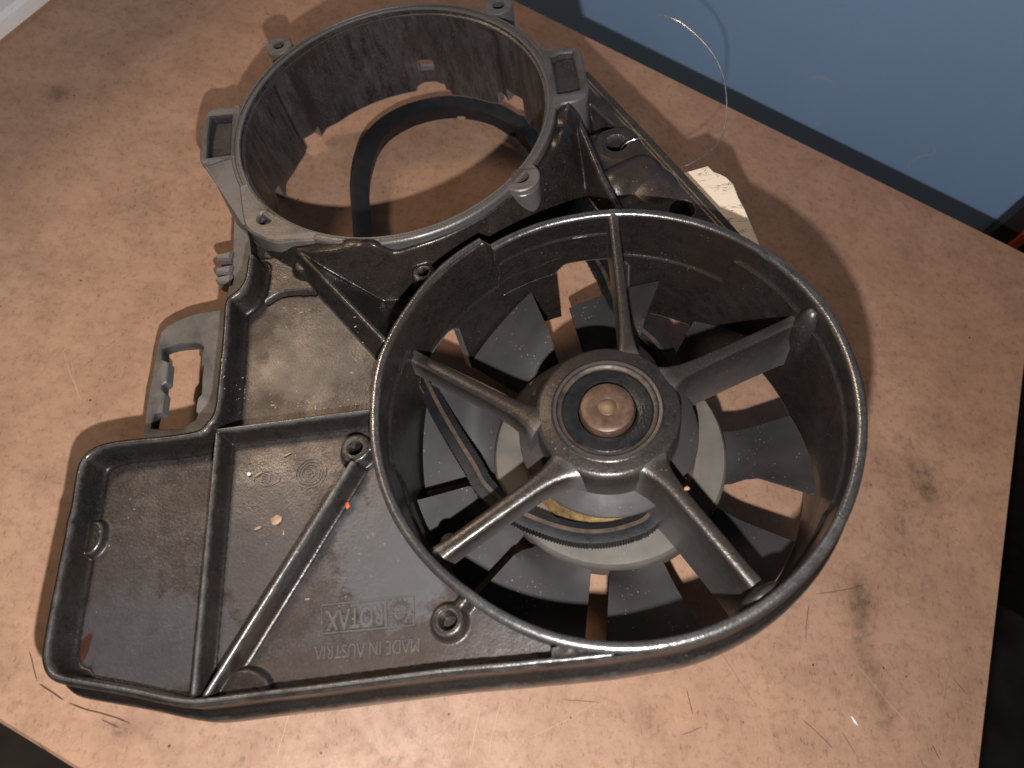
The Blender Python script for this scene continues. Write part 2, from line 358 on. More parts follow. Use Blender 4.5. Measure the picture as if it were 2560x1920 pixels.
def sweep(name, pts, prof, mat, parent, up=(0,0,1), closed=False, scale=None, caps=True, sharp=40):
    """sweep a closed 2D profile (side, up) along 3D points"""
    P = np.asarray(pts, float); n_, m = len(P), len(prof); V, F = [], []
    for i in range(n_):
        if closed: t = P[(i+1) % n_]-P[i-1]
        else: t = P[min(i+1, n_-1)]-P[max(i-1, 0)]
        t /= np.linalg.norm(t); u = np.asarray(up[i] if np.ndim(up) == 2 else up, float); s = np.cross(t, u); s /= np.linalg.norm(s); u = np.cross(s, t)
        k = (1, 1) if scale is None else scale[i]
        V += [P[i]+s*a*k[0]+u*b*k[1] for a, b in prof]
    for i in range(n_ if closed else n_-1):
        j = (i+1) % n_
        for q in range(m): F.append((i*m+q, i*m+(q+1) % m, j*m+(q+1) % m, j*m+q))
    if caps and not closed: F.append(list(range(m))[::-1]); F.append([(n_-1)*m+q for q in range(m)])
    return mesh(name, V, F, mat, parent, True, sharp)

# ------------------------------------------------------------------ the setting: wall, floor
def line_x(p, q, a, b):
    p, q, a, b = [np.asarray(x[:2], float) for x in (p, q, a, b)]; d1, d2 = q-p, b-a
    t = np.linalg.solve(np.c_[d1, -d2], a-p); return p+d1*t[0]
bk0, bk1 = Wp(1293, 3), Wp(2560, 630); rt0, rt1 = Wp(2521, 1300), Wp(2452, 1920); fr0, fr1 = Wp(0, 1808), Wp(174, 1915)
dirb = (bk1-bk0)[:2]/np.linalg.norm((bk1-bk0)[:2]); nb_ = np.array([-dirb[1], dirb[0]])
cBR = line_x(bk0, bk1, rt0, rt1); cFR = line_x(fr0, fr1, rt0, rt1)
cBL = bk0[:2]-dirb*.75; cFL = fr0[:2]-(fr1-fr0)[:2]/np.linalg.norm((fr1-fr0)[:2])*.5
GAP = .170
def slab(name, a, b, th, z0, z1, mat, parent=None):
    """upright slab along the line a-b, thickness th to its left"""
    a, b = np.asarray(a, float), np.asarray(b, float); d = (b-a)/np.linalg.norm(b-a); nn = np.array([-d[1], d[0]])*th
    q = [a, b, b+nn, a+nn]; V = [(*p, z) for z in (z0, z1) for p in q]
    return mesh(name, V, [(0,1,2,3),(4,5,6,7),(0,1,5,4),(1,2,6,5),(2,3,7,6),(3,0,4,7)], mat, parent, False)
w0 = bk0[:2]+nb_*GAP-dirb*1.5; 
def on_wall(u, v):
    '''pixel -> distance along the wall from the table's back-left reference, where the sight line meets the wall'''
    d = RT @ ray(u, v); o = np.array([0, 0, T]); p0 = bk0[:2]+nb_*GAP
    t = ((p0-o[:2]) @ nb_)/(d[:2] @ nb_); return float((o[:2]+d[:2]*t-p0) @ dirb)
sE, sO0, sO1 = on_wall(2466, 566), on_wall(2494, 598), on_wall(2516, 607)
vend = bk0[:2]+nb_*GAP+dirb*sE
tag(slab('wall', w0, vend+dirb*.6, .05, -.8, 1.2, MT['wall']), kind='structure')
fl = mesh('floor', [(-3,-3,-.75),(3,-3,-.75),(3,3,-.75),(-3,3,-.75)], [(0,1,2,3)], MT['floor'], None, False); tag(fl, kind='structure')
# cabinet with an orange strip, beyond the table's right end
cab = bpy.data.objects.new('cabinet', None); C.objects.link(cab); c0 = vend-nb_*.004; cab.location = (c0[0], c0[1], -.75)
tag(cab, 'dark brown cabinet with an orange upright strip against the blue wall', 'cabinet')
def cabpart(name, s0, s1, dep, z0, z1, mat):
    a = dirb*s0; b = dirb*s1
    q = [a, b, b-nb_*dep, a-nb_*dep]; V = [(*p, z) for z in (z0, z1) for p in q]
    return mesh(name, V, [(0,1,2,3),(4,5,6,7),(0,1,5,4),(1,2,6,5),(2,3,7,6),(3,0,4,7)], mat, cab, False)
cabpart('side_panel', 0, sO0-sE, .020, 0, 1.25, MT['cab']); cabpart('trim_strip', sO0-sE+.001, sO1-sE, .024, 0, 1.25, MT['orange']); cabpart('body', sO1-sE+.001, .60, .020, 0, 1.25, MT['cab'])
# work table
tb = bpy.data.objects.new('work_table', None); C.objects.link(tb); tc = (cBR+cBL+cFR+cFL)/4; tb.location = (tc[0], tc[1], -.75)
tag(tb, 'work table with a scratched tan hardboard top', 'table')
TOP = ccw(np.array([cBL, cFL, cFR, cBR]))
bmv, bmf = [], []
TP = offset_loop(TOP, .0015)
for z, P in ((0, TP), (-.0015, TOP), (-.022, TOP)): bmv += [(p[0]-tc[0], p[1]-tc[1], z+.75) for p in P]
bmf = [(0,1,2,3), (8,9,10,11)] + [(r*4+i, r*4+(i+1) % 4, (r+1)*4+(i+1) % 4, (r+1)*4+i) for r in range(2) for i in range(4)]
top = mesh('table_top', bmv, bmf, MT['table'], tb, True, 30)
# the table texture is laid out in world metres: shift object coordinates back
for mp in [top]:
    me = mp.data; mp.location = (-0.0, 0, 0)
    co = np.empty(len(me.vertices)*3); me.vertices.foreach_get('co', co); co = co.reshape(-1, 3)+np.array([tc[0], tc[1], -.75]); me.vertices.foreach_set('co', co.ravel())
    mp.location = (-tc[0], -tc[1], .75)
for p in offset_loop(TOP, .06):
    q = circle((p[0]-tc[0], p[1]-tc[1]), .03, 4, math.pi/4); V = [(*a, z) for z in (0, .728) for a in q]
    mesh('leg', V, [(0,1,2,3),(4,5,6,7)]+[(i, (i+1) % 4, 4+(i+1) % 4, 4+i) for i in range(4)], MT['cab'], tb, False)
# white plastic bin at the far left of the table
bb0, bb1 = Wp(0, 113), Wp(140, 0); bd = (bb1-bb0)[:2]/np.linalg.norm((bb1-bb0)[:2]); bn = np.array([-bd[1], bd[0]])
b_c = (bb0[:2]+bb1[:2])/2
bin_ = bpy.data.objects.new('storage_bin', None); C.objects.link(bin_); bin_.location = (b_c[0]+bn[0]*.1, b_c[1]+bn[1]*.1, 0)
tag(bin_, 'white plastic bin with a stained cream lid, standing on the table by itself', 'bin')
def binpart(name, s0, s1, d0, d1, z0, z1, bev, mat):
    P = [bd*s0+bn*(d0-.1), bd*s1+bn*(d0-.1), bd*s1+bn*(d1-.1), bd*s0+bn*(d1-.1)]
    return prism(name, np.array(P), [], z1, z0, mat, bin_, bev)
binpart('tub', -.30, .16, .000, .24, .0, .016, .003, MT['bin']); binpart('lid', -.29, .15, .013, .23, .0165, .021, .002, MT['bin'])
binpart('added_shade_block', -.27, .13, .075, .21, .0215, .215, .006, MT['bin'])  # out-of-view block added to shadow the far-left table from the room lamp

# ------------------------------------------------------------------ the casting
cB = np.array([.0063, .1475]); cA = np.array([-.10925, .34148])
H = frame_empty('fan_housing', (-.07, .20, -.09))
tag(H, 'dark grease-stained cast metal fan housing with a five-spoked ring and a tall open ring', 'fan housing')

# --- fan ring -----------------------------------------------------------------
AZ_T = np.array([-180,-165,-150,-125,-105,-88,-60,-20,15,35,50,75,95,115,121.2,122.6,135,150,166,180.0])
R_T  = np.array([110.2,109.6,109.3,108.2,109.8,110.6,110.6,110.0,110.6,110.2,109.6,108.0,106.2,105.7,105.5,112.6,112.8,111.6,112.0,110.2])/1000
def crest(az): a = (np.asarray(az)+180) % 360-180; return np.interp(a, AZ_T, R_T)
RG_A = np.array([-180,-167.6,-166,-120,-119,-30,-29,49,50.5,84,85,120,122.5,157,158,180.])
RG_Z = np.array([-16,-16,-39,-41,-28,-28,-14,-14,-35.5,-36,-17,-17.5,-37.5,-38,-15.5,-16])/1000
def ridge(az): a = (np.asarray(az)+180) % 360-180; return np.interp(a, RG_A, RG_Z)
def rin_f(az, h):
    s = np.clip((ridge(az)-h)/.0012+.5, 0, 1)
    base = np.minimum(crest(az)-.0042, .1082)
    bs = .1058
    k = np.clip(-h/.02, 0, 1)
    return base*(1-k)+bs*k-.0013*s+np.where(h < ridge(az), 0, .0)
def rout_f(az, h): 
    k = np.clip(-h/.03, 0, 1)
    return (crest(az)+.0004)*(1-k)+np.minimum(crest(az), .1105)*k-.0004*k+np.where(h < -.046, -.0012, 0)
def keep_f(a, h):
    a = (a+180) % 360-180
    def cut(a0, a1, z, rad=4):
        if not (a0 < a < a1): return False
        e = min(a-a0, a1-a); zz = z-max(0, (rad-e)/rad)**2*.006
        return h < zz
    if cut(80, 102.6, -.0395) or cut(139.5, 161.5, -.0395) : return False
    if h < -.086 and (a < -155 or a > 171): return h > -.092 and True
    if 2 < a < 32 and h < -.0875: return False
    return True
az = np.arange(-180, 180, .75); az = np.sort(np.concatenate([az, [121.3, 121.6, 122.0, 122.4]]))
hs = np.concatenate([[0, -.00025, -.0007, -.0013, -.0018, -.0025], -np.arange(.0035, .0925, .00075)])
shell('ring_wall', cB, az, hs, rin_f, rout_f, keep_f, MT['ringin'], H)

az_r = np.concatenate([np.arange(122.6, 481.2, 1.2), [481.2]])
rb = np.array([(cB[0]+(crest(a)-.0017)*math.cos(math.radians(a)), cB[1]+(crest(a)-.0017)*math.sin(math.radians(a)), -.0017) for a in az_r])
sweep('rim', rb, [(.00235*math.cos(t), .00195*math.sin(t)) for t in np.linspace(0, 2*math.pi, 15)[:-1]], MT['rim'], H, sharp=80)

# --- heightfield body: tray, ribs, shroud around the tall ring, mounting plate -----------------
TR = [(628,640),(618,700),(598,730),(577,745),(569,762),(566,803),(562,860),(556,918),(550,976),(546,1014),(536,1043),(523,1060),(499,1082),(427,1095),(326,1105),(277,1112),(248,1120),(219,1138),
      (203,1164),(194,1205),(188,1248),(182,1280),(174,1306),(170,1335),(158,1393),(144,1465),(132,1523),(123,1574),(115,1626),(116,1655),(127,1681),(152,1695),(216,1707),(331,1727),(418,1746),(476,1754),(534,1750),
      (679,1731),(762,1722),(965,1696),(1139,1674),(1267,1663),(1354,1654),(1440,1646),(1527,1637)]
TRL = np.array([L2(u, v, -.001) for u, v in TR])
TRS = smooth_loop(TRL, 3, False)
HP = -.030                                            # mounting plate at the right
PE = np.array([L2(1470, 183, HP), L2(1640, 362, HP), L2(1800, 535, HP), L2(1850, 590, HP)])
outline = np.concatenate([[L2(617, 568, -.004), L2(622, 600, -.004)], offset_loop(TRS, -.0020)[1:], [cB], PE[::-1], [cA]])
STEP = .0005
xs = np.arange(-.262, .100, STEP); ys = np.arange(.012, .425, STEP)
X, Y = np.meshgrid(xs, ys, indexing='ij')
def seg(a, b, X=X, Y=Y):
    a, b = np.asarray(a), np.asarray(b); ab = b-a; t = np.clip(((X-a[0])*ab[0]+(Y-a[1])*ab[1])/(ab @ ab), 0, 1)
    return np.hypot(X-a[0]-t*ab[0], Y-a[1]-t*ab[1]), t
def pline(P):
    d = np.full(X.shape, 9.0)
    for a, b in zip(P[:-1], P[1:]): d = np.minimum(d, seg(a, b)[0])
    return d
def side(a, b): a, b = np.asarray(a), np.asarray(b); ab = b-a; return ((X-a[0])*ab[1]-(Y-a[1])*ab[0])/np.linalg.norm(ab)   # >0 to the right of a->b
def inside(P):
    r = np.zeros(X.shape, bool); P = np.asarray(P)
    for (x0, y0), (x1, y1) in zip(P, np.roll(P, -1, 0)):
        if y0 == y1: continue
        r ^= ((Y >= y0) != (Y >= y1)) & (X < (x1-x0)*(Y-y0)/(y1-y0)+x0)
    return r
ins = inside(outline)
dB = np.hypot(X-cB[0], Y-cB[1]); azB = np.degrees(np.arctan2(Y-cB[1], X-cB[0]))
dA = np.hypot(X-cA[0], Y-cA[1]); azA = np.degrees(np.arctan2(Y-cA[1], X-cA[0]))
ins &= (dB > crest(azB)-.0022) & (dA > .0945)
def fbm(sc, seed):
    r = np.random.default_rng(seed); out = np.zeros(X.shape)
    for k in range(10):
        a = r.uniform(0, 6.28); f = sc*r.uniform(.6, 1.8); out += np.sin((X*math.cos(a)+Y*math.sin(a))*f+r.uniform(0, 6.28))
    return out/10
G1a, G1b = L2(747, 629, -.006), L2(960, 853, -.006)
G2 = [L2(1437, 285, -.008), L2(1462, 338, -.011), L2(1500, 428, -.016), L2(1546, 516, -.022)]
s1 = side(G1a, G1b); s2 = side(G2[0], G2[-1])
FT = -.0145
floor_ = np.where(s1 < 0, -.034+fbm(260, 3)*.0022, FT)
floor_ = np.where((s1 < 0) & (s2 < -.001), HP+.0, floor_)
cands = [('tray_floor', np.where(floor_ == FT, FT, -1.0)), ('valley', np.where((floor_ != FT) & (s2 >= -.001), floor_, -1.0)), ('plate', np.where((s1 < 0) & (s2 < -.001), floor_, -1.0))]
def ridge_z(d, top, w, slope=5.0, r=None, fil=0.0):
    r = r or w/2; c = w/2-r; q = np.clip((d-c)/r, 0, 1)
    z = top-r*(1-np.sqrt(1-np.minimum(q, .98)**2))
    z = np.where(d > w/2*.98, top-.8*r-(d-w/2*.98)*slope, z)
    if fil:
        db = d-w/2-(top-FT)/slope; k = np.clip((fil-db)/fil, 0, 1)
        z = np.maximum(z, np.where((db < fil) & (d > w/2), FT+fil*(1-np.sqrt(1-k**2)), -1))
    return z
dT = pline(TRS)
kf = int(np.argmin(np.hypot(*(TRS-L2(150,1693,-.001)).T)))
dTl, dTf = pline(TRS[:kf+1]), pline(TRS[kf:])
cands.append(('tray_wall', np.where(s1 > -.012, ridge_z(dTl, -.0003, .0032, 12, None, .0028), -1)))
cands.append(('tray_wall', ridge_z(dTf, -.0003, .0030, 30)))
# the web that joins tray wall and fan ring at the front
web = inside(np.array([L2(1378,1612), L2(1372,1632), L2(1384,1650), L2(1440,1650), L2(1530,1640), L2(1580,1620), L2(1480,1590)]))
cands.append(('tray_wall', np.where(web, -.0010+fbm(900, 12)*.0004, -1)))
def rib(a, b, ha, hb, w, slope, name='rib', fil=0.0):
    d, t = seg(a, b); cands.append((name, ridge_z(d, ha+(hb-ha)*t, w, slope, None, fil)))
rib(L2(541,1072,-.003), L2(477,1742,-.003), -.0035, -.0038, .0027, 11, 'rib#1', .0018)
rib(L2(545,1074,-.003), L2(930,1024,-.003), -.0030, -.0030, .0027, 10, 'rib#2', .0018)
rib(L2(878,1155,-.004), L2(508,1742,-.004), -.0040, -.0040, .0027, 8, 'rib#3', .0024)
rib(G1a, G1b, -.0045, -.0035, .0042, 1.6, 'gusset#1')
for i in range(3):
    rib(G2[i], G2[i+1], (-.0075,-.011,-.016)[i], (-.011,-.016,-.022)[i], .0042, 3.2, 'gusset#2')
# outer wall of the tall ring runs down into the body
sl = np.interp(azA, [-180,-150,-128,-112,-100,-75,-50,-35,-20,10,180], [5,5,1.15,1.0,2.4,3.2,2.6,1.5,1.25,3,5])
edge0 = np.interp(azA, [-180,-140,-125,-110,-100,-60,-40,-20,0], [.0992,.0992,.1035,.105,.102,.0992,.0992,.104,.106])
zc = -.0045-np.maximum(dA-edge0, 0)*sl; zc -= np.maximum(dA-edge0-.006, 0)*.9
zc += fbm(420, 9)*.0007*np.clip((dA-.100)/.01, 0, 1)
for (u, v, h, r_, amp) in ((964,672,-.02,.006,.007),(905,640,-.012,.010,.005),(830,655,-.012,.012,.003),(1415,395,-.02,.006,.005),(1418,330,-.016,.006,.004),(1000,640,-.02,.008,-.004),(1450,300,-.012,.008,.006)):
    q = L2(u, v, h); zc += amp*np.exp(-((X-q[0])**2+(Y-q[1])**2)/r_**2)
cands.append(('ring_shroud', np.where((azA < 25) & (azA > -152), zc, -1)))
def boss(u, v, h, r_, top, slope=6.0, name='screw_boss#1'):
    q = L2(u, v, h); d = np.hypot(X-q[0], Y-q[1]); cands.append((name, np.where(d < r_, top-.0003*(d/r_)**8, top-(d-r_)*slope-.0003))); return d
holes = []
holes.append((boss(887,1119,-.008,.0072,-.0080), .0033, -.022)); holes.append((boss(1118,1550,-.008,.0068,-.0080, 6, 'screw_boss#2'), .0038, -.016))
holes.append((boss(1059,681,-.016,.0062,-.0150, 6, 'screw_boss#3'), .0028, -.024)); boss(601,1752,-.010,.0125,-.0098, 5, 'screw_boss#4'); boss(767,655,-.009,.0065,-.0085, 1.6, 'gusset#1')
rib(L2(1118,1550,-.008), L2(1165,1490,-.008), -.0082, -.0082, .0056, 5, 'screw_boss#2')
rib(L2(887,1119,-.008), L2(935,1112,-.008), -.0082, -.0082, .0070, 5, 'screw_boss#1')
pq = L2(222, 1343, -.010); dpad = np.maximum(np.abs(X-pq[0]-.000)*1.0, np.abs(Y-pq[1])); dpad = np.hypot(np.maximum(X-pq[0]-.001, 0)*1.6+np.minimum(X-pq[0], 0)*.9, Y-pq[1])
cands.append(('screw_boss#5', np.where(dpad < .0080, -.0105, -.0105-(dpad-.0080)*4)))
# plate relief: raised edge, ring round the hole, wavy swelling
dPE = pline(PE); cands.append(('plate', np.where((s2 < 0), ridge_z(dPE-.0015, HP+.0016, .0075, 1.8, .0015), -1)))
q1 = L2(1541, 361, HP); dh1 = np.hypot(X-q1[0], Y-q1[1]); q2 = L2(1706, 524, HP); dh2 = np.hypot(X-q2[0], Y-q2[1])
cands.append(('plate', np.where((s2 < -.002), HP+.0012-np.maximum(dh1-.0125, 0)*.6, -1)))
q3 = L2(1603, 410, HP+.006); q3b = L2(1540, 445, HP+.004); d3 = seg(q3, q3b)[0]; cands.append(('plate', np.where(s2 < -.003, HP+.0075-(d3/.012)**2*.0075, -1)))
q4 = L2(1640, 455, HP+.003); d4 = np.hypot(X-q4[0], Y-q4[1]); cands.append(('plate', np.where(s2 < -.003, HP+.0035-(d4/.014)**2*.004, -1)))
ST = np.stack([c_[1] for c_ in cands]); Z = ST.max(0); ID = ST.argmax(0)
Z = Z+np.where(np.abs(Z-FT) < 1e-6, fbm(90, 5)*.00006, 0)
tri_ = inside(np.array([L2(1475,262,HP), L2(1533,315,HP), L2(1527,322,HP), L2(1478,335,HP)])); Z = np.where(tri_, np.minimum(Z, HP-.010), Z)
# slit where the pocket floor steps up beside the shroud
cs = [L2(u, v, FT) for u, v in ((672,757),(700,740),(735,734),(790,733))]; dsl = pline(smooth_loop(np.array(cs), 4, False))
up = inside(np.array([L2(u, v, FT) for u, v in ((672,757),(700,742),(735,735),(790,733),(840,760),(760,640),(650,650),(600,745))]))
Z = np.where(up & (np.abs(ST[0]-Z) < .0006), Z+.0012, Z)
Z = np.where(dsl < .0011, np.minimum(Z, FT-.004), Z)
def blur(Zz, s):
    k = np.exp(-.5*(np.arange(-4, 5)/s)**2); k /= k.sum()
    P = np.pad(Zz, 4, mode='edge'); P = sum(k[i]*P[i:i+Zz.shape[0], :] for i in range(9)); return sum(k[i]*P[:, i:i+Zz.shape[1]] for i in range(9))
Z = np.maximum(Z, -.055)
shp = [i for i, c_ in enumerate(cands) if c_[0] in ('tray_wall', 'rib#1', 'rib#2', 'rib#3')]
oth = [i for i in range(len(cands)) if i not in shp]
Zo = np.where(np.isin(ID, shp), np.maximum(ST[oth].max(0), -.055), Z)
Zs = blur(np.maximum(ST[shp].max(0), -.030), .60)
Z = np.maximum(blur(Zo, 1.05), np.where(ST[shp].max(0) > -.030, Zs, -1))
holes += [(dh1, .0062, HP-.016), (dh2, .0066, HP-.016)]
for d, r_, z in holes:
    k_ = np.clip((d-r_+.0006)/.0009, 0, 1); Z = Z*k_+z*(1-k_)
gx, gy = np.gradient(Z, STEP)
NR = np.stack([-gx, -gy, np.ones_like(gx)], -1); NR /= np.linalg.norm(NR, axis=-1, keepdims=True)
cell = ins[:-1,:-1] & ins[1:,:-1] & ins[:-1,1:] & ins[1:,1:]
VI = np.arange(X.size).reshape(X.shape)
PV = np.stack([X, Y, Z], -1).reshape(-1, 3); NV = NR.reshape(-1, 3)
quads = np.stack([VI[:-1,:-1], VI[1:,:-1], VI[1:,1:], VI[:-1,1:]], -1)
cid = ID[:-1,:-1]
names = sorted({c_[0] for c_ in cands})
HM = {'tray_floor': MT['tray'], 'valley': MT['oily'], 'plate': MT['plate'], 'tray_wall': MT['twall'], 'rib': MT['twall'], 'gusset': MT['twall'], 'ring_shroud': MT['oily'], 'screw_boss': MT['cast']}
ON = {'plate': 'mounting_plate', 'valley': 'lower_web'}
for nm in names:
    ids = [i for i, c_ in enumerate(cands) if c_[0] == nm]
    q = quads[cell & np.isin(cid, ids)]
    if len(q) == 0: continue
    us, inv = np.unique(q.ravel(), return_inverse=True)
    me = bpy.data.meshes.new(nm); nv, nf = len(us), len(q)
    co = PV[us]-np.array(H['_b'][:])
    me.vertices.add(nv); me.vertices.foreach_set('co', co.ravel())
    me.loops.add(nf*4); me.loops.foreach_set('vertex_index', inv.astype(np.int32).ravel())
    me.polygons.add(nf); me.polygons.foreach_set('loop_start', np.arange(0, nf*4, 4, dtype=np.int32)); me.polygons.foreach_set('loop_total', np.full(nf, 4, np.int32))
    me.update(calc_edges=True); me.validate()
    b = nm.split('#')[0]; o = finish(ON.get(b, b), me, HM[b], H)
    me.normals_split_custom_set_from_vertices(NV[us].tolist())
# skirts: outside of the tray wall with its lower lip, and the edge of the mounting plate
lipx = [(173,1724),(246,1745),(330,1762),(420,1782),(492,1797),(560,1793),(762,1767),(965,1746),(1139,1729),(1296,1714),(1417,1700)]
def skirt(name, Ptop, offs, mat, H=H, fade=None):
    V, F = [], []; n_ = len(Ptop); fade = np.ones(n_) if fade is None else fade
    a = np.gradient(Ptop, axis=0); nn = np.c_[a[:,1], -a[:,0]]; nn /= np.linalg.norm(nn, axis=1, keepdims=True)
    for o_, z in offs: V += [(p[0]+m_[0]*(min(o_, .0022)+max(o_-.0022, 0)*k_), p[1]+m_[1]*(min(o_, .0022)+max(o_-.0022, 0)*k_), z) for p, m_, k_ in zip(Ptop, nn, fade)]
    for r_ in range(len(offs)-1):
        for i in range(n_-1): F.append((r_*n_+i, r_*n_+i+1, (r_+1)*n_+i+1, (r_+1)*n_+i))
    return mesh(name, V, F, mat, H, True, 45)
# outward is to the right-hand side when walking the tray outline from the top left round to the front
arc = np.array([(cB[0]+(crest(a)-.0012)*math.cos(math.radians(a)), cB[1]+(crest(a)-.0012)*math.sin(math.radians(a))) for a in np.arange(-80, 21, 2.5)])
SK = np.concatenate([TRS, arc]); fd = np.concatenate([np.ones(len(TRS)), np.linspace(1, .02, len(arc))])
skirt('outer_wall', SK, [(.0008, -.0002), (.0014, -.0006), (.0019, -.0016), (.0022, -.0030), (.0022, -.014), (.0034, -.0155), (.0054, -.0175), (.0064, -.0205), (.0066, -.0280), (.0054, -.0305), (-.002, -.0310)], MT['twall'], fade=fd)
skirt('plate_edge', smooth_loop(PE[::-1], 4, False), [(-.0010, HP+.0014), (.0003, HP+.0008), (.0009, HP-.0006), (.0009, HP-.006), (-.004, HP-.0064)], MT['cast'])

# --- side bracket with a ragged slot ------------------------------------------------
HB = -.030
br = [(585,527),(582,600),(579,678),(571,712),(560,765),(546,774),(482,785),(444,800),(418,814),(401,831),(394,855),(387,889),(378,947),(369,991),(360,1063),(352,1110),(470,1120),(580,1040),(640,760),(650,560)]
z6 = lambda x, y: (320+x*.2893, 600+y*.2893)
slot = [z6(*p) for p in [(300,940),(340,925),(390,912),(450,902),(520,896),(580,893),(625,905),(648,930),(636,980),(632,1080),(646,1095),(636,1200),(630,1330),(600,1365),(588,1420),(582,1480),(598,1505),(580,1550),(520,1590),(470,1625),(330,1635),(206,1625),(210,1560),(225,1502),(292,1484),(300,1400),(312,1322),(290,1290),(296,1248),(330,1222),(338,1140),(347,1052),(300,1030)]]
prism('side_bracket', np.array([L2(u, v, HB) for u, v in br]), [np.array([L2(u, v, HB) for u, v in slot])], HB, HB-.0075, MT['brack'], H, .0007)
for (u, v) in ((541,646),(539,680),(541,703)):
    q = L2(u, v, HB); t = L2(582, v-3, HB); dd = t-q; nn = np.array([-dd[1], dd[0]]); nn /= np.linalg.norm(nn)
    prism('bracket_tooth', np.array([q-nn*.0022+dd*.12, q, q+nn*.0022+dd*.12, t+nn*.0036, t-nn*.0036]), [], HB+.0022, HB-.009, MT['brack'], H, .0012)
skirt('inner_wall', np.array([L2(u, v, -.004) for u, v in ((622,575),(626,600),(630,640),(619,700),(602,729))]), [(0, -.003), (.001, -.010), (.002, -.034)], MT['oily'])

# --- tall flywheel ring ----------------------------------------------------------------
def bump1(a, c_, w): return np.exp(-(((np.asarray(a)-c_+180) % 360-180)/w)**2)
def rinA(a, h):
    r = np.where(h > -.0032, .0925, .0912)+0*a
    deep = np.clip((-h-.006)/.006, 0, 1)
    r = r+deep*(.0022*bump1(a, 138, 3.2)+.0022*bump1(a, 152, 1.4)-.0022*bump1(a, 146, 2.6)+.0030*bump1(a, 52, 4.5)-.0018*bump1(a, 43, 4)+.0022*bump1(a, 172, 4)+.0018*bump1(a, -176, 3)-.0012*bump1(a, 32, 3)+.0016*bump1(a, 20, 3))
    return r
def routA(a, h): return .0966+0*a+.0030*(bump1(a, 138, 5)+bump1(a, 152, 4)+bump1(a, 52, 7))*np.clip((-h-.006)/.006, 0, 1)
def keepA(a, h):
    b = -.0635
    if 54 < a < 78: b = -.0690
    if 36 < a < 47: b = -.0480
    if 47 <= a <= 54: b = -.0590
    if 79.5 < a < 93: b = -.0600+.0035*math.cos((a-86)/6.5*math.pi/2)
    if 143 < a < 151: b = -.0550
    if -180 <= a < -150: b = -.052
    if h < b: return False
    if 82.5 < a < 89.5 and -.0465 < h < -.0385: return False
    return True
hsA = np.concatenate([[-.0002, -.0008, -.0015, -.0030, -.0034, -.005], -np.arange(.006, .0705, .001)])
shell('ring_wall', cA, np.arange(-180, 180, .6), hsA, rinA, routA, keepA, MT['cyl'], H, .0006)
fo = np.radians(np.arange(-180, 180, 1.5)); ro = .0988+.0*fo
FV = np.c_[cA[0]+ro*np.cos(fo), cA[1]+ro*np.sin(fo)]
fl_prof = [(.0925,-.0028),(.0926,-.0006),(.0930,-.0002),(.0945,-.0002),(.0949,-.0008),(.0957,-.0008),(.0961,.0000),(.0974,.0000),(.0981,-.0006),(.0984,-.0016),(.0984,-.0062),(.0960,-.0075)]
lathe('flange', cA, fl_prof, MT['mach'], H, 180)
def lug(pts, pocket, body, name='lug'):
    P = smooth_loop(np.array([L2(u, v, 0) for u, v in pts]), 3); dd = P-cA; r_ = np.hypot(*dd.T); P = cA+dd*np.maximum(1, .0952/r_)[:, None]
    Q = np.array([L2(u, v, 0) for u, v in pocket])
    o = prism(name, P, [Q], .0003, -.0050, MT['mach'], H, .0009); prism('lug_body', offset_loop(ccw(P), .0003), [], -.0051, -.032, body, o, .0006)
    q = ccw(offset_loop(ccw(Q), -.001)); V = [(*p, -.0042) for p in q]
    m = q.mean(0); V[0] = (*q[0], -.0030); V[1] = (*q[1], -.0034)
    pf = mesh('pocket_floor', V, [list(range(len(V)))], MT['brack'], o, False)
    return o
lug([(575,268),(545,268),(524,277),(512,300),(504,335),(500,362),(500,402),(514,411),(560,397),(590,392),(606,372),(603,300),(600,262)], [(529,294),(579,290),(576,340),(574,387),(519,394),(522,340)], MT['brack'])
lug([(1350,108),(1366,120),(1384,124),(1411,117),(1437,119),(1452,130),(1459,158),(1467,195),(1471,217),(1463,240),(1437,254),(1400,262),(1380,276),(1368,262),(1362,200)], [(1378,143),(1402,133),(1429,131),(1441,180),(1449,224),(1420,231),(1395,234),(1388,185)], MT['oily'])
# lower flank under the left lug
def taper(name, top, bot, z0, z1, mat):
    P = np.array([(*L2(u, v, z0), z0) for u, v in top]+[(*L2(u, v, z1), z1) for u, v in bot]); n_ = len(top)
    return mesh(name, P, [list(range(n_)), list(range(n_, 2*n_))]+[(i, (i+1) % n_, n_+(i+1) % n_, n_+i) for i in range(n_)], mat, H, True, 30)
taper('lug_flank', [(501,398),(514,410),(584,391),(612,430),(640,500),(622,566),(606,560)], [(520,420),(540,430),(600,420),(640,470),(660,540),(640,600),(590,560)], -.0012, -.034, MT['brack'])
def bolt_boss(u, v, r_, hr, depth, top=.0002, body=MT['oily']):
    q = L2(u, v, 0); P = circle(q, r_, 48); dd = P-cA; rr_ = np.hypot(*dd.T); P = cA+dd*np.maximum(1, .0955/rr_)[:, None]
    o = prism('bolt_boss', P, [circle(q, hr, 32)], top, top-.0045, MT['mach'], H, .0007)
    prism('boss_body', offset_loop(ccw(P), .0003), [circle(q, hr+.0006, 24)], top-.0046, top-depth, body, o, .0004)
    lathe('bolt_hole', q, [(hr+.0002, top-.0012), (hr-.0001, top-.004), (hr-.0002, top-.020), (.0001, top-.021)], MT['holes'], o, 32)
    return o
bolt_boss(697,113,.0088,.0032,.020); bolt_boss(1246,12,.0092,.0036,.030); bolt_boss(1301,440,.0105,.0045,.034)
